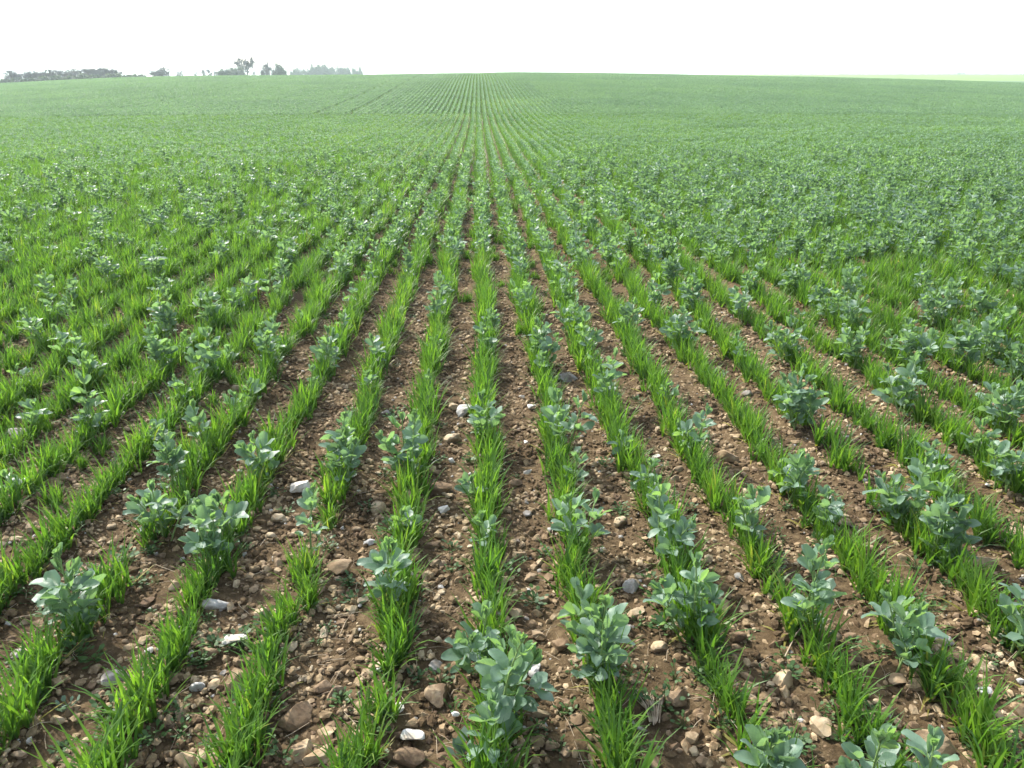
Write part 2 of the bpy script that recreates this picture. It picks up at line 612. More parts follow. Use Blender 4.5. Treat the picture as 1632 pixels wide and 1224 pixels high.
clumps = []
row_gaps = {k: random.Random(900 + k) for k in range(-70, 71)}
for k in range(-64, 64):
    rr = row_gaps[k]
    y = 0.9 + rr.uniform(0, 0.1)
    hole = 0.0
    while y < near_end(k):
        step = rr.uniform(0.075, 0.115)
        y += step
        thin = 0.15 if (k <= -2 and y < 2.4) else 0.07 if (k >= 3 and y < 3.0) else 0.03 if y < 2 else 0.012
        if hole > 0:
            hole -= step
            continue
        if rr.random() < thin * 0.6:
            hole = rr.uniform(0.02, 0.07)
            continue
        wander = 0.011 + 0.014 * min(1, max(0, (y - 3) / 5))
        x = row_x(k, y) + rr.gauss(0, wander)
        if not in_frame(x, y, 0.05 + float(base_z(x, y)), 120, 260):
            continue
        sc = rr.uniform(0.78, 1.1) * (0.9 if thin > 0.1 and rr.random() < 0.5 else 1.0)
        if y > (2.3 if k < -3 else 4.0) and rr.random() < 0.9 * ((0.04 if y < 6 else 0.16) if -5 < k < 7 else 0.5):
            clumps.append((row_x(k, y) + rr.uniform(0.07, 0.23), y + 0.05, k, rr.uniform(0.5, 0.85), rr.randrange(10), rr.uniform(0, 6.28)))
        sc *= 1 + 0.16 * min(1, max(0, (y - 3) / 5))
        clumps.append((x, y, k, sc, rr.randrange(10), rr.choice((0, math.pi)) + rr.gauss(0, 0.25)))


def depth_of(x, y):
    return float(project(x, y, float(base_z(x, y)))[2])


clumps.sort(key=lambda c: depth_of(c[0], c[1]))
near_clumps = [c for c in clumps if in_frame(c[0], c[1], 0.1 + float(base_z(c[0], c[1])), -4, 10)][:300]
near_set = set(near_clumps)
count_in_row = {}
for c in sorted(near_clumps, key=lambda c: (c[2], c[1])):
    x, y, k, sc, w, rz = c
    n = count_in_row.get(k, 0)
    count_in_row[k] = n + 1
    o = obj('wheat_plant', CLUMPS[w])
    o.location = (x, y, gz(x, y))
    o.rotation_euler = (0, 0, rz)
    o.scale = (sc,) * 3
    size = ('thin short' if w in (3, 7) else 'dense upright' if w in (2, 5, 9) else 'bright green') if sc > 0.85 else 'small green'
    tag(o, f'{size} wheat tuft, {ordinal(n)} from the near end of {row_name(k)}', 'wheat plant', 'wheat plants in the near rows')
far_clumps = [c for c in clumps if c not in near_set]
scatter('wheat_rows', CLUMPS, [(x, y, gz(x, y), 0, 0, rz, sc, w) for x, y, k, sc, w, rz in far_clumps], label='drilled rows of green wheat')


# ------------------------------------------------------------------ beans
def leaflet_data(seed, L=0.056, Wd=0.031, fold=0.25, curl=0.25, rows=6):
    """An oval waxy leaflet lying along +X, its midrib sunk a little, the tip curling."""
    rs = random.Random(seed)
    vs, fs, ac, al = [], [], [], []
    cols = (-1, -0.55, 0, 0.55, 1)
    ph = rs.uniform(0, 6)
    for i in range(rows + 1):
        u = 0.5 - 0.5 * math.cos(math.pi * i / rows)
        w = Wd / 2 * max(0.08, (1 - abs(2 * u ** 1.22 - 1) ** 2.3) ** 0.55)
        if i == rows:
            w = Wd * 0.12
        for c in cols:
            x = u * L + (0.0015 * rs.gauss(0, 1) if abs(c) == 1 else 0)
            yv = c * w * (1 + 0.08 * rs.gauss(0, 1) * (abs(c) == 1))
            z = abs(c) * w * fold * 1.6 - curl * L * (u - 0.25) ** 2 + 0.003 * math.sin(6.5 * u + ph + 2 * c) * abs(c)
            vs.append((x, yv, z))
            ac.append(abs(c))
            al.append(u)
    n = len(cols)
    for i in range(rows):
        for k in range(n - 1):
            fs.append((i * n + k, i * n + k + 1, (i + 1) * n + k + 1, (i + 1) * n + k))
    return vs, fs, ac, al


LEAFLETS = []                    # (data, mesh) for mature and young leaflets
for i, (fold, curl, tint) in enumerate([(.18, .2, .2), (.32, .05, .32), (.1, .45, .38), (.4, -.3, .25), (.25, .3, .45), (.14, -.2, .15), (.75, .2, .8), (.95, -.3, .95)]):
    d = leaflet_data(40 + i, fold=fold, curl=curl, Wd=0.033 if i < 6 else 0.024, L=0.056 if i < 6 else 0.046)
    mb = MB()
    mb.add(d[0], d[1], [tint + 0.06 * (1 - a) for a in d[2]], d[2], d[3])
    LEAFLETS.append((d, mb.mesh('leaf', M['bean']), tint))


def stem_plan(seed, h):
    """Stem line, petioles and the frames of its leaflets: ([tubes], [(leaflet kind, matrix)])."""
    rs = random.Random(seed)
    nodes = max(5, int(round(h / 0.027)))
    lean_az, lean = rs.uniform(0, 6.28), rs.uniform(0.02, 0.16)
    line = []
    for i in range(nodes + 1):
        u = i / nodes
        line.append(Vector((math.cos(lean_az) * lean * h * u * u, math.sin(lean_az) * lean * h * u * u, h * u - 0.01)))
    tubes = [(line, [0.0042 - 0.0022 * i / nodes for i in range(nodes + 1)])]
    leaves = []
    az = rs.uniform(0, 6.28)
    for i in range(1, nodes + 1):
        u = i / nodes
        p = line[i]
        az += math.pi + rs.gauss(0, 0.45)
        top = u > 0.86
        mature = 1.0 if u < 0.7 else (1.05 - 0.55 * (u - 0.7) / 0.3)
        size = (0.58 + 0.44 * min(1, u / 0.5)) * mature * rs.uniform(0.7, 1.2)
        elv = R(rs.uniform(20, 52)) if not top else R(rs.uniform(58, 80))
        pl = rs.uniform(0.022, 0.04) * (0.6 if top else 1)
        d = Vector((math.cos(az) * math.cos(elv), math.sin(az) * math.cos(elv), math.sin(elv)))
        q_ = p + d * pl
        tubes.append(([p, p + d * pl * 0.5 + Vector((0, 0, 0.002)), q_], [0.0018, 0.0014, 0.0011]))
        pairs = 1 if u < 0.35 or top else 2
        if top:
            pairs = 1
        for j in range(pairs):
            c = q_ - d * (0.012 * (pairs - 1 - j) + 0.0)
            for s in (-1, 1):
                spread_a = R(rs.uniform(24, 46) if j == pairs - 1 else rs.uniform(60, 82)) * s
                if top:
                    spread_a *= 0.55
                a2 = az + spread_a
                e2 = elv * 0.8 + R(rs.gauss(8, 14))
                X = Vector((math.cos(a2) * math.cos(e2), math.sin(a2) * math.cos(e2), math.sin(e2)))
                Z = Vector((0, 0, 1)) - d * 0.25 + Vector((rs.gauss(0, .3), rs.gauss(0, .3), 0))
                Y = Z.cross(X).normalized()
                Y = (Matrix.Rotation(rs.gauss(0, 0.32) + 0.35 * s * (1 if top else 0.3), 3, X) @ Y)
                Zz = X.cross(Y)
                Mx = Matrix((X, Y, Zz)).transposed().to_4x4()
                Mx.translation = c
                kind = rs.randrange(6) if not top and u < 0.8 else rs.choice((6, 7, 3))
                leaves.append((kind, Mx @ Matrix.Scale(size * (1 if j == pairs - 1 else 0.9), 4)))
        if top and i == nodes:
            for kk in range(4):
                a2 = rs.uniform(0, 6.28)
                e2 = R(rs.uniform(62, 86))
                X = Vector((math.cos(a2) * math.cos(e2), math.sin(a2) * math.cos(e2), math.sin(e2)))
                Y = Vector((-math.sin(a2), math.cos(a2), 0))
                Mx = Matrix((X, Y, X.cross(Y))).transposed().to_4x4()
                Mx.translation = p
                leaves.append((rs.choice((6, 7)), Mx @ Matrix.Scale(rs.uniform(0.5, 0.8), 4)))
    return tubes, leaves


HEIGHTS = [0.115 + 0.0085 * ((i * 7) % 24) for i in range(24)]
STEMS = []
for i, h in enumerate(HEIGHTS):
    tubes, leaves = stem_plan(300 + i, h)
    sm = MB()
    for pts, rad in tubes:
        sm.tube(pts, rad, 5)
    fm = MB()
    for kind, Mx in leaves:
        d, _m, tint = LEAFLETS[kind]
        fm.add([Mx @ Vector(v) for v in d[0]], d[1], [tint + 0.06 * (1 - a) for a in d[2]], d[2], d[3])
    STEMS.append(dict(mesh=sm.mesh('stem', M['stem']), leaves=leaves, foliage=fm.mesh('foliage', M['bean']), h=h))

# places of the bean plants read off the photograph: foot x, foot y, height in the picture, stems
BEANS = [(1212, 1262, 110, 2), (1322, 1272, 100, 2), (1502, 1288, 100, 1), (778, 1218, 90, 1), (803, 1165, 180, 3), (738, 1072, 105, 2), (955, 1092, 160, 4), (1087, 1018, 130, 3),
         (1272, 1012, 135, 2), (1402, 1062, 100, 3), (1592, 1042, 112, 3), (138, 1024, 135, 3), (606, 978, 110, 2), (320, 915, 98, 3), (500, 893, 105, 1), (272, 858, 90, 3),
         (258, 792, 98, 3), (305, 724, 76, 1), (165, 692, 80, 2), (376, 872, 90, 2), (441, 772, 74, 2), (545, 775, 125, 4), (655, 778, 118, 3), (787, 712, 80, 2),
         (887, 728, 104, 2), (976, 648, 80, 2), (915, 884, 92, 2), (1030, 898, 118, 2), (1182, 874, 92, 2), (1115, 728, 75, 1), (1250, 803, 78, 2), (1315, 853, 70, 2),
         (1442, 852, 130, 3), (1476, 894, 120, 3), (1406, 832, 64, 2), (1556, 908, 66, 2), (1576, 792, 74, 2), (1250, 684, 82, 3), (1316, 683, 56, 2), (1416, 668, 90, 2),
         (1606, 694, 85, 3), (1550, 732, 54, 1), (290, 652, 45, 1), (246, 602, 76, 3), (346, 607, 76, 3), (281, 542, 78, 3), (351, 528, 75, 2), (450, 592, 82, 2),
         (525, 602, 70, 2), (421, 492, 50, 1), (446, 467, 70, 3), (165, 462, 75, 3), (244, 452, 66, 3), (25, 432, 60, 2), (95, 492, 50, 2), (48, 562, 58, 2),
         (96, 582, 52, 2), (140, 618, 52, 2), (773, 572, 48, 2), (863, 588, 80, 3), (931, 577, 62, 2), (690, 517, 80, 2), (850, 512, 68, 2), (836, 457, 66, 2),
         (650, 452, 60, 2), (910, 492, 48, 2), (1070, 562, 66, 2), (1046, 502, 60, 2), (1060, 462, 65, 3), (596, 592, 54, 1), (560, 457, 66, 2), (600, 432, 56, 2),
         (1276, 472, 68, 4), (1346, 492, 60, 2), (1474, 522, 98, 4), (1511, 502, 80, 3), (1470, 592, 90, 3), (1521, 594, 95, 4), (1551, 582, 80, 3), (1351, 542, 74, 2),
         (1356, 588, 62, 2), (1225, 582, 66, 2), (1561, 452, 80, 3), (1611, 472, 90, 3), (1456, 402, 62, 2), (1386, 407, 60, 2), (1266, 412, 66, 3), (1221, 412, 52, 2),
         (1171, 407, 48, 2), (1311, 442, 50, 2), (1106, 502, 70, 2), (1601, 612, 52, 2), (1200, 470, 50, 2), (1560, 520, 60, 2), (925, 395, 56, 2), (770, 420, 40, 2)]

beans = []
for px, py, hp, ns in BEANS:
    x, y = on_ground(px, py)
    k = round((x - ROW0) / SP)
    x = x * 0.45 + row_x(k, y) * 0.55
    zc = depth_of(x, y)
    d = ray(px, py - hp)
    ang = math.atan2(-ray(px, py)[2], math.hypot(*ray(px, py)[:2]))
    h = hp * zc / FPX / max(0.45, math.cos(ang - PITCH) * math.cos(PITCH) * 1.02)
    beans.append((x, y, k, min(0.32, max(0.15, h * 1.06)), ns + (1 if zc > 2.8 and px > 1000 and ns < 4 else 0), zc))
placed = [(b[0], b[1]) for b in beans]
rb = random.Random(21)
for k in range(-64, 64):
    y = 4.2
    while y < near_end(k):
        y += rb.uniform(0.1, 0.3)
        x = row_x(k, y) + rb.gauss(0, 0.03)
        u, v, zc = (float(q_) for q_ in project(x, y, float(base_z(x, y))))
        if not (-90 < u < 1720 and 0 < v < 640):
            continue
        pb = 0.46 + 0.2 * (abs(k) < 4) + 0.45 * max(0, min(1, (u - 700) / 600)) - 0.1 * (u < 500)
        if v > 430:
            pb *= 0.28 * max(0, (620 - v) / 190)
        pb *= 0.2 + 1.6 * (float(vnoise(np.array([x]), np.array([y]), 0.55, 8)[0]) + 0.5)
        if rb.random() > pb or min((x - a) ** 2 + (y - b) ** 2 for a, b in placed[:97]) < 0.02:
            continue
        beans.append((x, y, k, rb.uniform(0.16, 0.25) + (0.03 if u > 900 else 0), rb.choice((1, 2, 2, 3) if u < 900 else (2, 3, 3)), zc))
for k in range(-9, 12):                       # a few late, small plants strung along the near rows
    y = 1.7 + rb.uniform(0, 0.3)
    while y < 4.2:
        y += rb.uniform(0.15, 0.9)
        x = row_x(k, y) + rb.gauss(0, 0.02)
        if rb.random() < 0.45 and min((x - a) ** 2 + (y - b) ** 2 for a, b in placed[:97]) > 0.03 and in_frame(x, y, 0.05, -10, -10):
            beans.append((x, y, k, rb.uniform(0.11, 0.155), 1, depth_of(x, y)))
beans.sort(key=lambda b: b[5])
vis = [b for b in beans if in_frame(b[0], b[1], float(base_z(b[0], b[1])) + 0.15, 10, 10)]
single = vis[:300]
single_set = set(single)
nth = {}
rank = {}
for b in sorted(single, key=lambda b: (b[2], b[1])):
    rank[b] = nth.get(b[2], 0)
    nth[b[2]] = rank[b] + 1
LEAF_RANGE = 4.4
for b in single:
    x, y, k, h, ns, zc = b
    rs = random.Random(int(x * 1e4) ^ int(y * 1e4))
    root = bpy.data.objects.new('bean_plant', None)
    root.empty_display_size = 0.05
    COL.objects.link(root)
    root.location = (x, y, gz(x, y))
    root.rotation_euler = (0, 0, rs.uniform(0, 6.28))
    word = 'tall' if h > 0.25 else 'short' if h < 0.165 else 'pale'
    body = {5: 'broad', 1: 'single-stemmed', 2: 'leafy', 3: 'bushy', 4: 'broad'}[ns]
    tag(root, f'{word} {body} bean plant, {ordinal(rank[b])} from the near end of {row_name(k)}', 'bean plant', 'bean plants among the wheat rows')
    for s in range(ns):
        want = h * (1.0 if s == 0 else rs.uniform(0.6, 0.95))
        st = min(rs.sample(STEMS, 7), key=lambda q_: abs(q_['h'] - want))
        f = max(0.6, min(1.25, want / st['h']))
        so = obj('stem', st['mesh'], root)
        off = 0 if s == 0 else rs.uniform(0.012, 0.03)
        a = rs.uniform(0, 6.28)
        so.location = (math.cos(a) * off, math.sin(a) * off * 1.6, 0)
        tilt = 0.05 if s == 0 else rs.uniform(0.12, 0.5)
        so.rotation_euler = Euler((-math.sin(a) * tilt, math.cos(a) * tilt, rs.uniform(0, 6.28)))
        so.scale = (min(f, 1.0) ** 0.7, min(f, 1.0) ** 0.7, f ** 0.8)
        if zc < LEAF_RANGE:
            for kind, Mx in st['leaves']:
                lo = bpy.data.objects.new('leaf', LEAFLETS[kind][1])
                COL.objects.link(lo)
                lo.parent = so
                loc, rot, sca = Mx.decompose()
                lo.matrix_basis = Matrix.LocRotScale(loc, rot, sca)
        else:
            obj('foliage', st['foliage'], so)

# the rest of the beans in the near stretch, too many to pick apart
BUSH = []
for i in range(6):
    rs = random.Random(70 + i)
    mb = MB()
    for s in range((2, 3, 2, 3, 1, 2)[i]):
        st = STEMS[rs.randrange(24)]
        a, tl = rs.uniform(0, 6.28), 0.0 if s == 0 else rs.uniform(0.12, 0.4)
        T = Matrix.Rotation(tl, 4, Vector((math.cos(a), math.sin(a), 0))) @ Matrix.Rotation(rs.uniform(0, 6.28), 4, 'Z')
        for kind, Mx in st['leaves']:
            d, _m, tint = LEAFLETS[kind]
            mb.add([T @ (Mx @ Vector(v)) for v in d[0]], d[1], [tint] * len(d[0]), d[2], d[3])
    BUSH.append(mb.mesh('bean_bush', M['bean']))
rest = [b for b in beans if b not in single_set]
rs = random.Random(5)
if rest:
    scatter('bean_foliage', BUSH, [(b[0], b[1], gz(b[0], b[1]), 0, 0, rs.uniform(0, 6.28), b[3] / 0.21, rs.randrange(6)) for b in rest], label='bean plants farther along the rows')


# ------------------------------------------------------------------ the crop beyond: patches of rows, wheat and beans together
def patch(seed, rows, length, per_m, wide, bean_m, leaf_n, h=0.19, gap=None, segs=2, leaf_scale=1.0, xs_=0.045):
    rs = random.Random(seed)
    wb, bb = MB(), MB()
    for r in range(rows):
        x0 = (r - (rows - 1) / 2) * SP
        track = gap is not None and r in gap
        for _ in range(int(per_m * length * (0.3 if track else 1))):
            y = rs.uniform(-length / 2, length / 2)
            hh = h * rs.uniform(0.75, 1.1) * (0.6 if track else 1)
            add_blade(wb, rs, (x0 + rs.gauss(0, xs_), y, 0), rs.uniform(0, 6.28), R(rs.uniform(52, 86)), hh, rs.uniform(0.003, 0.0045) * wide, rs.uniform(0.15, 0.8), segs, rs.uniform(0.2, 0.9))
        for _ in range(int(bean_m * length * (0.2 if track else 1))):
            y = rs.uniform(-length / 2, length / 2)
            bh = rs.uniform(0.13, 0.23)
            for _l in range(leaf_n):
                a = rs.uniform(0, 6.28)
                el = R(rs.uniform(-5, 60))
                X = Vector((math.cos(a) * math.cos(el), math.sin(a) * math.cos(el), math.sin(el))) * (0.055 * leaf_scale)
                Y = Vector((-math.sin(a), math.cos(a), rs.gauss(0, .35))) * (0.017 * leaf_scale)
                rr = rs.uniform(0.0, 0.05)
                a3 = a + rs.gauss(0, .5)
                rr *= 0.8
                p = Vector((x0 + math.cos(a3) * rr + rs.gauss(0, .012), y + math.sin(a3) * rr, bh * rs.uniform(0.3, 1.0)))
                tint = rs.uniform(0.1, 0.5) if rs.random() < 0.8 else 0.85
                bb.add([p, p + X * 0.5 - Y, p + X, p + X * 0.5 + Y], [(0, 1, 2, 3)], [tint] * 4)
    mw = wb.mesh('crop_patch', M['wheat'])
    # join both kinds of leaf in one mesh with two materials
    n = len(mw.vertices)
    me2 = bpy.data.meshes.new('crop_patch')
    me2.from_pydata(wb.v + bb.v, [], wb.f + [tuple(i + n for i in f) for f in bb.f])
    for nm, d in (('tint', wb.t + bb.t), ('across', wb.a + bb.a)):
        at = me2.attributes.new(nm, 'FLOAT', 'POINT')
        at.data.foreach_set('value', np.array(d, dtype=np.float32))
    me2.materials.append(M['wheat'])
    me2.materials.append(M['bean_far'])
    me2.polygons.foreach_set('material_index', [0] * len(wb.f) + [1] * len(bb.f))
    me2.polygons.foreach_set('use_smooth', [True] * len(me2.polygons))
    bpy.data.meshes.remove(mw)
    return me2


MID = [patch(500 + i, 4, 1.5, 230, 1.7, (3.8, 5, 6, 7)[i], 22, segs=3) for i in range(4)]
pts = []
rs = random.Random(9)
y = NEAR_END + 0.75
while y < 42:
    for j in range(-40, 41):
        x = ROW0 + (j * 4 + 1.5) * SP
        z = float(base_z(x, y))
        if in_frame(x, y, z, 150, 40) and y > near_end(4 * j):
            u = float(project(x, y, z)[0])
            w = min(3, max(0, int(rs.gauss(1.0 + 1.6 * (u > 800) + 0.5 * (u > 1250), 0.9))))
            rx, ry = slope_turn(x, y)
            fl = rs.choice((0, math.pi))
            if fl:
                rx, ry = -rx, -ry
            pts.append((x, y, z, rx, ry, fl, rs.uniform(0.97, 1.05), w))
    y += 1.5
scatter('crop_rows', MID, pts, label='rows of wheat and beans running on up the field')
FAR = [patch(600 + i, 16, 6.0, 52, 3.0, 18, 15, segs=2, leaf_scale=1.25, xs_=0.13, gap=(None, None, (3, 9), None)[i]) for i in range(4)]
pts = []
y = 42 - 0.75 + 3
while y < 126:
    for j in range(-30, 31):
        x = ROW0 + (j * 16 + 7.5) * SP
        z = float(base_z(x, y))
        if in_frame(x, y, z, 220, 60):
            rx, ry = slope_turn(x, y, 2)
            w = 2 if j in (-2, -5, -9, 6) else rs.choice((0, 1, 3))
            flip = 0 if w == 2 else rs.choice((0, math.pi))
            if flip:
                rx, ry = -rx, -ry
            pts.append((x, y, z, rx, ry, flip, 1.0, w))
    y += 6.0
scatter('far_crop_rows', FAR, pts, label='distant crop rows rising to the brow')


# ------------------------------------------------------------------ stones
def stone_mesh(seed, flat, mat, sub=3, cuts=9):
    import bmesh
    rs = random.Random(seed)
    bm = bmesh.new()
    bmesh.ops.create_icosphere(bm, subdivisions=sub, radius=1.0)
    planes = []
    for _ in range(cuts):
        n = Vector((rs.gauss(0, 1), rs.gauss(0, 1), rs.gauss(0, 1))).normalized()
        planes.append((n, rs.uniform(0.42, 0.74)))
    ax = rs.uniform(0.65, 0.95)
    for v in bm.verts:
        p = v.co.copy()
        for n, d in planes:
            over = p.dot(n) - d
            if over > 0:
                p -= n * over * 0.93
        f = 1 + 0.05 * math.sin(p.x * 7 + seed) * math.sin(p.y * 6 + seed * 2) + 0.03 * math.sin(p.z * 13 + p.x * 9) + rs.gauss(0, 0.009)
        v.co = Vector((p.x * f, p.y * f * ax, p.z * f * flat))
    me = bpy.data.meshes.new('stone')
    bm.to_mesh(me)
    bm.free()
    me.polygons.foreach_set('use_smooth', [False] * len(me.polygons))
    me.materials.append(mat)
    # rough broken faces with soft worn corners: smooth all but the sharp cut edges
    me.polygons.foreach_set('use_smooth', [True] * len(me.polygons))
    me.set_sharp_from_angle(angle=R(24))
    return me


SMESH = {}
for mi, mat in enumerate(('tan', 'brown', 'white', 'grey')):
    for si, (shape, flat) in enumerate((('angular', 0.72), ('rounded', 0.66), ('flat', 0.38), ('slab', 0.5))):
        SMESH[mat, shape] = [stone_mesh(mi * 40 + si * 5 + q_, flat, M[mat], 3, 5 if shape == 'rounded' else 10) for q_ in range(3 if mat in ('tan', 'brown') else 2)]

# centre x, centre y, width, height in the picture, stone, shape
STONES = [(655, 1176, 44, 32, 'white', 'flat'), (636, 1131, 18, 25, 'white', 'flat'), (478, 780, 44, 26, 'white', 'flat'), (707, 816, 24, 11, 'white', 'flat'), (373, 1025, 42, 24, 'white', 'flat'),
          (695, 1064, 24, 30, 'grey', 'angular'), (725, 1141, 15, 16, 'white', 'angular'), (351, 967, 50, 18, 'grey', 'slab'), (1565, 1103, 23, 18, 'white', 'flat'), (1250, 1084, 44, 46, 'tan', 'angular'),
          (239, 1040, 13, 14, 'white', 'rounded'), (264, 1028, 20, 20, 'white', 'angular'), (304, 1045, 14, 9, 'white', 'flat'), (1044, 731, 16, 14, 'white', 'flat'), (847, 651, 19, 13, 'white', 'flat'),
          (832, 635, 13, 7, 'white', 'flat'), (838, 707, 9, 9, 'white', 'flat'), (1297, 625, 9, 12, 'white', 'angular'), (615, 658, 26, 13, 'grey', 'flat'), (38, 697, 50, 12, 'grey', 'slab'),
          (1007, 934, 28, 30, 'grey', 'rounded'), (1146, 955, 38, 60, 'tan', 'slab'), (1175, 1017, 30, 22, 'brown', 'angular'), (1052, 1032, 28, 28, 'tan', 'rounded'), (1085, 1050, 24, 20, 'tan', 'angular'),
          (851, 1070, 32, 34, 'grey', 'angular'), (697, 1106, 46, 48, 'tan', 'angular'), (470, 1138, 52, 56, 'brown', 'rounded'), (535, 1106, 34, 30, 'tan', 'angular'), (514, 1093, 30, 30, 'brown', 'angular'),
          (518, 1007, 22, 28, 'tan', 'angular'), (482, 1197, 46, 30, 'tan', 'rounded'), (508, 1204, 50, 40, 'tan', 'slab'), (652, 1207, 52, 40, 'brown', 'rounded'), (541, 908, 56, 24, 'brown', 'slab'),
          (695, 779, 56, 30, 'brown', 'slab'), (603, 807, 28, 36, 'tan', 'rounded'), (645, 797, 40, 36, 'tan', 'angular'), (678, 811, 22, 28, 'brown', 'angular'), (738, 656, 34, 34, 'grey', 'angular'),
          (722, 648, 20, 18, 'tan', 'rounded'), (722, 701, 28, 24, 'tan', 'rounded'), (504, 798, 28, 17, 'tan', 'flat'), (424, 778, 28, 16, 'tan', 'slab'), (445, 827, 23, 19, 'tan', 'rounded'),
          (395, 739, 25, 20, 'tan', 'angular'), (385, 620, 30, 15, 'tan', 'slab'), (185, 1084, 42, 42, 'grey', 'rounded'), (156, 1110, 20, 26, 'brown', 'rounded'), (146, 1092, 18, 20, 'brown', 'angular'),
          (315, 1096, 25, 17, 'grey', 'rounded'), (311, 1084, 19, 17, 'tan', 'rounded'), (296, 1079, 22, 16, 'tan', 'slab'), (376, 1086, 44, 50, 'tan', 'angular'), (302, 1214, 46, 28, 'tan', 'rounded'),
          (15, 1101, 29, 18, 'brown', 'angular'), (31, 1045, 29, 18, 'grey', 'rounded'), (233, 960, 24, 34, 'brown', 'angular'), (253, 968, 24, 20, 'brown', 'angular'), (279, 935, 22, 21, 'tan', 'angular'),
          (275, 970, 20, 14, 'tan', 'slab'), (1307, 1158, 42, 44, 'tan', 'angular'), (1484, 1192, 74, 38, 'tan', 'rounded'), (1560, 1055, 27, 38, 'tan', 'angular'), (1506, 1024, 30, 21, 'grey', 'rounded'),
          (1621, 1130, 30, 28, 'tan', 'angular'), (1453, 1161, 30, 28, 'tan', 'angular'), (1488, 1160, 24, 18, 'brown', 'slab'), (1414, 1134, 24, 18, 'tan', 'angular'), (1364, 1046, 18, 26, 'brown', 'angular'),
          (1460, 972, 30, 20, 'tan', 'angular'), (1350, 977, 15, 12, 'tan', 'angular'), (1525, 990, 14, 14, 'tan', 'angular'), (1160, 730, 33, 24, 'tan', 'angular'), (1174, 698, 19, 11, 'tan', 'rounded'),
          (1192, 629, 19, 12, 'grey', 'rounded'), (1213, 789, 21, 17, 'tan', 'slab'), (1049, 686, 20, 30, 'tan', 'angular'), (902, 604, 38, 15, 'grey', 'slab'), (820, 771, 27, 20, 'brown', 'angular'),
          (828, 885, 22, 24, 'tan', 'angular'), (862, 809, 14, 11, 'tan', 'angular'), (842, 820, 18, 15, 'grey', 'rounded'), (855, 858, 17, 16, 'tan', 'angular'), (961, 876, 19, 14, 'grey', 'flat'),
          (970, 797, 14, 11, 'tan', 'rounded'), (1075, 763, 16, 14, 'tan', 'angular'), (1362, 841, 19, 12, 'grey', 'flat'), (1437, 889, 19, 15, 'tan', 'angular'), (943, 1202, 24, 44, 'tan', 'slab'),
          (1044, 1212, 24, 32, 'brown', 'slab'), (1102, 1176, 30, 21, 'tan', 'rounded'), (1106, 1197, 19, 18, 'tan', 'rounded'), (1139, 1188, 18, 15, 'tan', 'angular'), (1061, 1143, 20, 17, 'tan', 'angular'),
          (1117, 1143, 17, 12, 'tan', 'angular'), (856, 978, 20, 17, 'tan', 'rounded'), (866, 956, 24, 17, 'tan', 'flat'), (868, 1104, 13, 23, 'grey', 'slab'), (840, 1177, 15, 15, 'brown', 'rounded'),
          (904, 1198, 18, 20, 'brown', 'angular'), (858, 1012, 28, 27, 'brown', 'rounded'), (876, 918, 22, 34, 'brown', 'slab'), (975, 960, 24, 26, 'brown', 'angular'), (1178, 918, 16, 18, 'grey', 'rounded'),
          (1187, 970, 18, 16, 'tan', 'rounded'), (1163, 828, 16, 12, 'tan', 'angular'), (1290, 506, 14, 8, 'white', 'flat'), (1316, 531, 16, 9, 'tan', 'rounded'), (1193, 494, 16, 9, 'grey', 'rounded'),
          (1275, 770, 12, 20, 'tan', 'slab'), (1338, 826, 18, 14, 'tan', 'angular'), (1400, 860, 20, 20, 'tan', 'angular'), (700, 1180, 14, 14, 'brown', 'angular'), (620, 1155, 20, 22, 'brown', 'rounded'),
          (560, 985, 22, 16, 'brown', 'slab'), (545, 993, 16, 20, 'brown', 'angular'), (690, 870, 30, 16, 'tan', 'slab'), (588, 865, 22, 16, 'grey', 'slab'), (570, 845, 16, 14, 'tan', 'rounded'),
          (660, 890, 18, 22, 'tan', 'angular'), (695, 900, 24, 18, 'tan', 'angular'), (732, 925, 18, 14, 'tan', 'rounded'), (655, 918, 14, 10, 'white', 'angular'), (678, 917, 17, 15, 'tan', 'angular'),
          (432, 855, 18, 14, 'tan', 'rounded'), (445, 900, 25, 18, 'brown', 'rounded'), (488, 895, 14, 10, 'tan', 'rounded')]
stones = []
for px, py, w, hgt, mat, shape in STONES:
    x, y = on_ground(px, py + hgt * 0.12)
    zc = depth_of(x, y)
    stones.append((x, y, w / 2 * zc / FPX, mat, shape, zc, hgt / w))
rst = random.Random(33)
while len(stones) < 300:
    v = rst.uniform(0, 1) ** 0.8
    px, py = rst.uniform(-5, 1637), 480 + v * 740
    x, y = on_ground(px, py)
    fr = (x - ROW0) / SP
    off = fr - round(fr)
    if abs(off) < 0.2:
        continue
    r = rst.uniform(0.009, 0.02) if rst.random() < 0.72 else rst.uniform(0.018, 0.034)
    if any((x - s[0]) ** 2 + (y - s[1]) ** 2 < (r + s[2]) ** 2 * 0.9 for s in stones):
        continue
    mat = rst.choices(('tan', 'brown', 'white', 'grey'), (6, 5, 0.4, 1.2))[0]
    stones.append((x, y, r, mat, rst.choice(('angular', 'rounded', 'flat', 'slab', 'angular')), depth_of(x, y), rst.uniform(0.6, 1.0)))


def strip_name(x):
    f = (x - ROW0) / SP
    if f >= 0:
        n = int(f)
        return f"{'first' if n == 0 else ORD[n]} strip right of centre row"
    n = int(-f)
    return f"{'first' if n == 0 else ORD[n]} strip left of centre row"


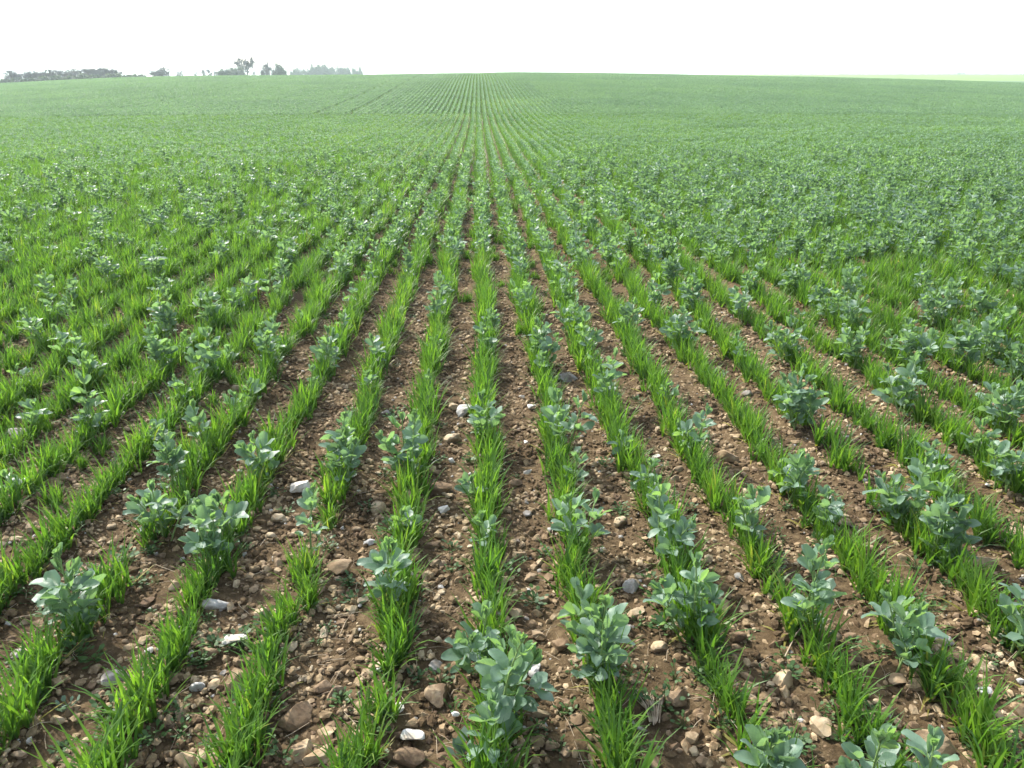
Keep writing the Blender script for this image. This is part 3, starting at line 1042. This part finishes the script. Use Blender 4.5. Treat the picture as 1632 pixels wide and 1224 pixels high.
COLW = {'tan': 'tan', 'brown': 'brown', 'white': 'white', 'grey': 'grey'}
SHW = {'angular': 'angular', 'rounded': 'rounded', 'flat': 'flat', 'slab': 'long'}
seen = {}
for s in sorted(stones, key=lambda s: s[1]):
    x, y, r, mat, shape, zc, asp = s
    rs = random.Random(int(x * 9e3) ^ int(y * 7e3))
    o = obj('stone', rs.choice(SMESH[mat, shape]))
    sz = 'large' if r > 0.034 else 'small' if r < 0.017 else 'fist-sized' if r > 0.027 else 'middling'
    key = (sz, mat, shape, strip_name(x))
    n = seen.get(key, 0)
    seen[key] = n + 1
    o.scale = (r * 1.1, r * 1.1 * min(1.25, max(0.75, asp * 1.1)), r * 1.1)
    o.rotation_euler = (rs.gauss(0, 0.2), rs.gauss(0, 0.2), rs.gauss(0, 0.35) if asp < 1.1 else rs.gauss(1.5, 0.25))
    if asp >= 1.1:
        o.scale = (r * 1.1 * asp, r * 1.25, r * 1.1)
    o.location = (x, y, gz(x, y) + (r * 0.3 + 0.009 if mat == 'white' else r * (0.2 if shape in ('flat', 'slab') else 0.24)))
    tag(o, f"{sz} {COLW[mat]} {SHW[shape]} stone, {ordinal(n)} such along the {strip_name(x)}", 'stone', 'stones lying between the crop rows')


# crumbs of soil and small gravel
def crumb_tile(seed, n=240, w=0.30, l=0.40):
    import bmesh
    rs = random.Random(seed)
    bm0 = bmesh.new()
    bmesh.ops.create_icosphere(bm0, subdivisions=1, radius=1.0)
    bv = [v.co.copy() for v in bm0.verts]
    bf = [tuple(v.index for v in f.verts) for f in bm0.faces]
    bm0.free()
    mb = MB()
    stone = []
    for _ in range(n):
        r = min(0.016, 0.0025 + rs.expovariate(1 / 0.0045))
        x, y = rs.uniform(-w / 2, w / 2), rs.uniform(-l / 2, l / 2)
        E = Euler((rs.uniform(0, 6), rs.uniform(0, 6), rs.uniform(0, 6))).to_matrix()
        sc = Vector((rs.uniform(.55, 1.3), rs.uniform(.55, 1.3), rs.uniform(.4, .9)))
        vs = []
        for v in bv:
            p = E @ Vector(v * (1 + rs.uniform(-0.36, 0.3)))
            vs.append(Vector((x + p.x * r * sc.x, y + p.y * r * sc.y, p.z * r * sc.z + r * 0.25)))
        mb.add(vs, bf, [0.5] * len(vs))
        stone.append(rs.choices((0, 1, 2, 3), (60, 24, 13, 2 if r < 0.01 else 0.5))[0])
    me = mb.mesh('crumbs', M['clod'], smooth=False)
    for k in ('tan', 'brown', 'grey'):
        me.materials.append(M[k])
    me.polygons.foreach_set('material_index', [s for s in stone for _ in bf])
    return me


CRUMB = [crumb_tile(800 + i) for i in range(8)] + [crumb_tile(820 + i, 66, 0.12, 0.16) for i in range(14)]
pts = []
rs = random.Random(4)
y = 0.95
while y < 5.4:
    for k in range(-150, 151):
        x = ROW0 + k * 0.1 + rs.gauss(0, 0.01)
        z = gz(x, y)
        if in_frame(x, y, z, 60, 80):
            e = 0.05
            rx = math.atan((gz(x, y + e) - gz(x, y - e)) / (2 * e))
            ry = -math.atan((gz(x + e, y) - gz(x - e, y)) / (2 * e))
            fl = rs.choice((0, 1))
            pts.append((x, y + rs.gauss(0, 0.01), z + 0.0005, -rx if fl else rx, -ry if fl else ry, math.pi * fl, rs.uniform(0.85, 1.15), 8 + rs.randrange(14)))
    y += 0.135
y = 5.5
while y < 12.5:
    for k in range(-36, 37):
        x = ROW0 + (k + 0.5) * SP + rs.gauss(0, 0.02)
        z = gz(x, y)
        if in_frame(x, y, z, 90, 120):
            pts.append((x, y + rs.gauss(0, 0.03), z, rs.gauss(0, .03), rs.gauss(0, .03), rs.choice((0, math.pi)), rs.uniform(0.9, 1.1), rs.randrange(8)))
    y += 0.36
scatter('gravel', CRUMB, pts, label='soil crumbs and fine gravel between the rows')


# ------------------------------------------------------------------ weeds, straw
def weed_mesh(seed, mat, n=14, L=0.016, flat=True):
    rs = random.Random(seed)
    mb = MB()
    for i in range(n):
        a = rs.uniform(0, 6.28)
        rr = rs.uniform(0.002, 0.03)
        el = R(rs.uniform(5, 40)) if flat else R(rs.uniform(30, 70))
        X = Vector((math.cos(a) * math.cos(el), math.sin(a) * math.cos(el), math.sin(el))) * L * rs.uniform(0.7, 1.3)
        Y = Vector((-math.sin(a), math.cos(a), rs.gauss(0, .2))) * L * 0.33
        p = Vector((math.cos(a) * rr, math.sin(a) * rr, rs.uniform(0.004, 0.03)))
        mb.add([p, p + X * 0.3 - Y * 0.8, p + X * 0.7 - Y, p + X, p + X * 0.7 + Y, p + X * 0.3 + Y * 0.8], [(0, 1, 2, 3, 4, 5)], [rs.random()] * 6)
        mb.tube([Vector((0, 0, -0.004)), p * 0.6, p], [0.0008] * 3, 3, 0.7)
    return mb.mesh('weed', mat)


WEEDS = [(738, 1208, 'silver', 0.034, 12, 'silvery spiky weed seedling beside the smallest near bean plant'), (152, 1052, 'weed', 0.022, 16, 'low clover-like weed at the foot of the tall bean by the near edge'),
         (322, 1058, 'weed', 0.012, 46, 'fine feathery weed beside the pale flat flint'), (556, 932, 'weed', 0.013, 34, 'bright chickweed mat beside the long brown slab'),
         (668, 842, 'weed', 0.014, 18, 'small green weed below the white chip near brown slab'), (1075, 1083, 'weed', 0.013, 12, 'tiny green weed above the bundle of dry stalks'),
         (1112, 1085, 'weed', 0.016, 12, 'small broad-leaved weed upslope of the dry stalks'), (988, 830, 'weed', 0.011, 22, 'wispy weed in soil left of leafy bean'),
         (880, 690, 'weed', 0.013, 12, 'pale weed at the edge of a bean stem'), (110, 1130, 'silver', 0.02, 16, 'grey-green weed under a wheat tuft by the near corner'),
         (1100, 815, 'weed', 0.011, 20, 'thin weed sprig beside wheat row, on bare soil'), (1240, 860, 'weed', 0.012, 14, 'tiny weed by a rounded grey stone')]
for i, (px, py, mat, L, n, lab) in enumerate(WEEDS):
    x, y = on_ground(px, py)
    o = obj('weed', weed_mesh(850 + i, M[mat], n, L, mat == 'weed'))
    o.location = (x, y, gz(x, y))
    tag(o, lab, 'weed')
SMALLW = [weed_mesh(870 + i, M['weed'], 10 + 4 * i, 0.010 + 0.002 * i) for i in range(4)]
pts = []
for _ in range(520):
    px, py = rs.uniform(0, 1632), rs.uniform(380, 1220)
    x, y = on_ground(px, py)
    if rs.random() < 0.55:
        k = round((x - ROW0) / SP)
        x = row_x(k, y) + rs.gauss(0, 0.06)
    pts.append((x, y, gz(x, y), 0, 0, rs.uniform(0, 6.28), rs.uniform(0.6, 1.3), rs.randrange(4)))
scatter('small_weeds', SMALLW, pts, label='tiny weed seedlings in the soil')

root = bpy.data.objects.new('straw_bundle', None)
COL.objects.link(root)
x, y = on_ground(1040, 1128)
root.location = (x, y, gz(x, y))
tag(root, 'bundle of weathered dry stalks lying on soil between two wheat rows', 'dry stalks')
for i in range(16):
    mb = MB()
    x0 = (i - 8) * 0.0035 + rs.gauss(0, .003)
    bend = (i - 7) * 0.0035
    L = rs.uniform(0.06, 0.10)
    mb.tube([Vector((x0 * 0.45 - 0.008, -0.055 + rs.gauss(0, .004), 0.012)), Vector((x0 - bend * 0.2, -0.055 + L * 0.5, 0.018 + 0.006 * rs.random())), Vector((x0 + bend * 0.6, -0.055 + L, 0.016))],
            [0.002, 0.0022, 0.0012], 5)
    obj('stalk', mb.mesh('stalk', M['straw']), root)
mb = MB()
pp = []
for px, py, dz in ((1250, 1052, 0.012), (1258, 1040, 0.03), (1266, 1027, 0.04), (1280, 1012, 0.045)):
    a, b = on_ground(px, py)
    pp.append(Vector((a, b, gz(a, b) + dz)))
mb.tube([p - pp[0] for p in pp], [0.0022, 0.002, 0.0018, 0.0012], 5)
o = obj('dry_stalk', mb.mesh('dry_stalk', M['straw']))
o.location = pp[0]
tag(o, 'single curved dry stalk arching from a tan stone to a bean foot', 'dry stalk')
STR = []
for i in range(4):
    mb = MB()
    a = 0.02 + 0.01 * i
    mb.tube([Vector((-a, 0, 0.003)), Vector((0, 0.004 * (i - 1.5), 0.006)), Vector((a, 0, 0.003))], [0.0007, 0.0008, 0.0004], 4)
    STR.append(mb.mesh('straw_bit', M['straw']))
pts = []
for _ in range(700):
    px, py = rs.uniform(0, 1632), rs.uniform(520, 1222)
    x, y = on_ground(px, py)
    pts.append((x, y, gz(x, y) + 0.004, rs.gauss(0, .2), rs.gauss(0, .2), rs.uniform(0, 6.28), rs.uniform(0.5, 1.3), rs.randrange(4)))
scatter('straw_litter', STR, pts, label='bits of dry straw and root on the soil')


# ------------------------------------------------------------------ trees on the skyline
def tree_parts(seed, h, w, bare=0.5, lean=0.0, flat_top=False, trunks=1, leafy=0.3, low=0.0):
    """(trunk-and-limbs mesh, crown mesh) of one winter tree or shrub, real size in metres."""
    rs = random.Random(seed)
    tb, cb = MB(), MB()

    def limit(p):
        if flat_top and p.z > h * 0.8:
            p.z = h * (0.77 + 0.04 * rs.random())
        return p

    def grow(p, d, ln, r, lev):
        q_ = limit(p + d * ln * 0.5 + Vector((rs.gauss(0, .05), rs.gauss(0, .05), 0)) * ln)
        e = limit(p + d * ln)
        (tb if lev < 3 else cb).tube([p, q_, e], [r, r * 0.8, r * 0.55], 5 if lev == 0 else 3, rs.random())
        if lev >= 4:
            for _ in range(5):
                a = limit(e + Vector((rs.gauss(0, .09), rs.gauss(0, .09), rs.gauss(.05, .09))) * h * 0.5)
                s = (a - e).orthogonal().normalized()
                wd = 0.034 * h / 4
                cb.strip([e, (e + a) / 2 + s * 0.02, a], [s, s, s], [wd, wd * .7, 0], rs.random())
                if rs.random() < leafy:
                    for _q in range(5):
                        c = a + Vector((rs.gauss(0, 1), rs.gauss(0, 1), rs.gauss(0, 1))) * 0.055 * h / 2.5
                        c = limit(c)
                        u = Vector((rs.gauss(0, 1), rs.gauss(0, 1), rs.gauss(0, 1))).normalized() * 0.05 * h / 2.5
                        v2 = u.orthogonal().normalized() * 0.035 * h / 2.5
                        cb.add([c - u, c - v2, c + u, c + v2], [(0, 1, 2, 3)], [rs.random()] * 4)
            return
        n = (rs.randint(4, 5), 3, 3, 2)[lev]
        for i in range(n):
            az = rs.uniform(0, 6.28)
            spread_ = rs.uniform(0.35, 0.95) * (w / h) ** 0.5 * 1.2
            nd_ = (d + Vector((math.cos(az) * spread_, math.sin(az) * spread_, rs.uniform(0.0, 0.35)))).normalized()
            st = p.lerp(e, rs.uniform(0.45 if lev else 0.35 + low, 1.0))
            grow(st, nd_, ln * rs.uniform(0.55, 0.8), r * 0.55, lev + 1)

    for k in range(trunks):
        off = Vector((rs.uniform(-1, 1) * w * 0.28, rs.uniform(-1, 1) * w * 0.2, -0.2)) if trunks > 1 else Vector((0, 0, -0.2))
        d = Vector((lean + rs.gauss(0, 0.12), rs.gauss(0, 0.1), 1)).normalized()
        grow(off, d, h * rs.uniform(0.36, 0.46), 0.035 * h / max(1, trunks ** 0.5), 0)
    # fit to size
    allv = np.array(tb.v + cb.v)
    hi = np.percentile(allv[:, 2], 99.5)
    wx = np.percentile(np.abs(allv[:, 0] - lean * 0.3 * h), 96)
    sx, sz = (w / 2) / wx, h / hi
    for b in (tb, cb):
        b.v = [(v[0] * sx, v[1] * sx, v[2] * sz) for v in b.v]
    return tb.mesh('trunk', M['bark']), cb.mesh('crown', M['hedge'] if leafy > 0.6 else M['twig'])


def skyline_tree(px, py_foot, py_top, wpx, D, seed, label, group, name='bare_tree', cat='tree', **kw):
    d0, d1 = ray(px, py_foot), ray(px, py_top)
    x, y = d0[0] / d0[1] * D, D
    zt = EYE + D * d1[2] / d1[1]
    zf = float(base_z(x, y))
    zr = EYE + D * d0[2] / d0[1]
    z0 = min(zf, zr)
    zc = float(project(x, y, z0)[2])
    h, w = zt - z0, wpx * zc / FPX
    root = bpy.data.objects.new(name, None)
    COL.objects.link(root)
    root.location = (x, y, zf if zf < zr else zr)
    if zf > zr + 0.05:
        root.location = (x, y, zf)
        h = zt - zf
    tag(root, label, cat, group)
    t_, c_ = tree_parts(seed, h, w, **kw)
    obj('trunk', t_, root)
    obj('crown', c_, root)
    return root


hx = [(8, 128, 112), (30, 128, 112), (52, 127, 113), (66, 127, 112), (84, 126, 111), (100, 126, 111), (116, 125, 109.5), (130, 125, 109.5), (143, 124, 110), (155, 124, 110), (167, 124, 110), (180, 123, 108.5)]
for i, (px, pf, pt) in enumerate(hx):
    n = len(hx) - 1 - i
    skyline_tree(px, pf + 5, pt, 32 + 4 * (i % 3), 132 + i * 1.5, 1000 + i,
                 f"flat-topped bare hedge tree, {'last' if n == 0 else ORD[n] + ' from'}{' before the gap at the hedge end' if n == 0 else ' the gap end of the hedge row'}".replace('nearest from', 'last at'),
                 'flat-topped trees of the hedgerow', lean=0.3, flat_top=True, leafy=0.2, low=0.0, trunks=2)


def hedge_run(name, pxa, pxb, D, hm, seed, label, wide=1.0, dense=110):
    rs = random.Random(seed)
    d0, d1 = ray(pxa, 120), ray(pxb, 120)
    xa, xb = d0[0] / d0[1] * D, d1[0] / d1[1] * D
    root = bpy.data.objects.new(name, None)
    COL.objects.link(root)
    root.location = (xa, D, float(base_z(xa, D)))
    tag(root, label, 'hedge')
    fb, sb_ = MB(), MB()
    n = int(abs(xb - xa) * dense)
    for _ in range(n):
        u = rs.random()
        x = (xb - xa) * u
        z0 = float(base_z(xa + x, D)) - root.location.z
        hh = hm * (0.75 + 0.35 * math.sin(u * 23 + seed) * math.sin(u * 51))
        sight = EYE + D * (float(np.interp((xa + x) / D, _A, _Z)) + 0.16 - EYE) / YC - root.location.z
        if sight > z0:
            z0 = min(sight, z0 + 4)
        p = Vector((x, rs.gauss(0, wide * 0.4), z0 + hh - (hh + 0.5) * rs.random() ** 1.3))
        uvec = Vector((rs.gauss(0, 1), rs.gauss(0, 1), rs.gauss(0, 1))).normalized() * 0.2
        v2 = uvec.orthogonal().normalized() * 0.13
        fb.add([p - uvec, p - v2, p + uvec, p + v2], [(0, 1, 2, 3)], [rs.random()] * 4)
        if rs.random() < 0.06:
            b = Vector((p.x, p.y * 0.4, z0 - 0.1))
            sb_.tube([b, b.lerp(p, .6), p + Vector((0, 0, 0.15))], [0.03, 0.02, 0.01], 3)
    obj('stems', sb_.mesh('stems', M['bark']), root)
    obj('foliage', fb.mesh('foliage', M['hedge']), root)
    return root


hedge_run('low_hedge', -60, 190, 131, 0.75, 3, 'dense low hedge under the flat-topped tree row')
hedge_run('low_bank', 188, 232, 136, 0.45, 4, 'low scrubby end of the hedge, thinning into the gap')
skyline_tree(248, 123, 107, 32, 150, 1100, 'rounded dense bare bush standing alone past the hedge gap', None, 'round_bush', 'bush', trunks=4, leafy=0.35)
for i, (px, top) in enumerate(((268, 114), (283, 114.5), (291, 110.5), (311, 111), (325, 110), (333, 110), (343, 113))):
    skyline_tree(px, 122, top, 6 + (i % 3) * 2, 150 + i * 2, 1120 + i,
                 f"thin bare sapling on the skyline, {ordinal(i).replace('nearest', 'first')} from the lone rounded bush", 'saplings on the skyline', 'bare_sapling', 'sapling', leafy=0.05)
skyline_tree(355, 121, 110, 22, 170, 1140, 'low dark bush at the hedge-gap end of the tall tree clump', None, 'dark_bush', 'bush', trunks=4, leafy=0.7)
skyline_tree(375, 121, 108, 30, 172, 1141, 'broad dark bush under the tallest tree on the skyline', None, 'dark_bush', 'bush', trunks=5, leafy=0.7)
skyline_tree(391, 121, 90, 31, 175, 1142, 'tallest bare tree on the skyline, rising from dark bushes', None, leafy=0.45, low=-0.15)
skyline_tree(407, 121, 110, 9, 176, 1143, 'small bare tree between the tallest tree and rounded pair', None, leafy=0.1)
skyline_tree(419, 121, 110, 13, 176, 1144, 'small twiggy shrub just before the rounded tree pair', None, 'bare_shrub', 'shrub', trunks=3, leafy=0.3)
skyline_tree(431, 120.5, 98, 20, 180, 1145, 'airy bare tree, taller of the close rounded pair', None, leafy=0.2)
skyline_tree(446, 120.5, 101, 17, 180, 1146, 'dense rounded tree, shorter of the close pair', None, 'round_tree', 'tree', trunks=3, leafy=0.7)
for i, (px, top, w) in enumerate(((474, 109.5, 15), (491, 110, 13), (503, 103.5, 14), (517, 104, 13), (531, 108, 11), (542, 107.5, 11), (554, 108.5, 10), (567, 107.5, 13))):
    skyline_tree(px, 120, top, w + 3, 300 + i * 6, 1160 + i,
                 f"hazy rounded tree in the far clump, {ordinal(i).replace('nearest', 'first')} from the rounded pair side", 'far hazy tree clump', 'hazy_tree', trunks=5, leafy=0.8)
hedge_run('far_hedge', 574, 612, 300, 0.9, 5, 'low far hedge trailing off beyond the hazy tree clump', 2, 60)
hedge_run('boundary_hedge', 1190, 1660, 436, 0.75, 7, 'thin low hedge line along the far edge of the yellow-green field', 2, 26)
hedge_run('distant_tree', 1525, 1537, 445, 1.5, 6, 'tiny distant round tree above the thin hedge of the far field', 1, 80)['category'] = 'tree'

# ------------------------------------------------------------------ the air: thin spring haze over the whole field
hb = [(-2700, -60, -32), (2700, -60, -32), (2700, 2750, -32), (-2700, 2750, -32), (-2700, -60, 13), (2700, -60, 13), (2700, 2750, 13), (-2700, 2750, 13)]
me = bpy.data.meshes.new('haze')
me.from_pydata(hb, [], [(0, 3, 2, 1), (4, 5, 6, 7), (0, 1, 5, 4), (1, 2, 6, 5), (2, 3, 7, 6), (3, 0, 4, 7)])
m, t = new_mat('haze_air')
pv = nd(t, 'ShaderNodeVolumePrincipled')
pv.inputs['Color'].default_value = (0.82, 0.94, 1.0, 1)
pv.inputs['Density'].default_value = 0.00085
pv.inputs['Anisotropy'].default_value = 0.3
o_ = nd(t, 'ShaderNodeOutputMaterial')
t.links.new(pv.outputs[0], o_.inputs['Volume'])
me.materials.append(m)
tag(obj('haze', me), 'thin pale haze over the field', kind='stuff')
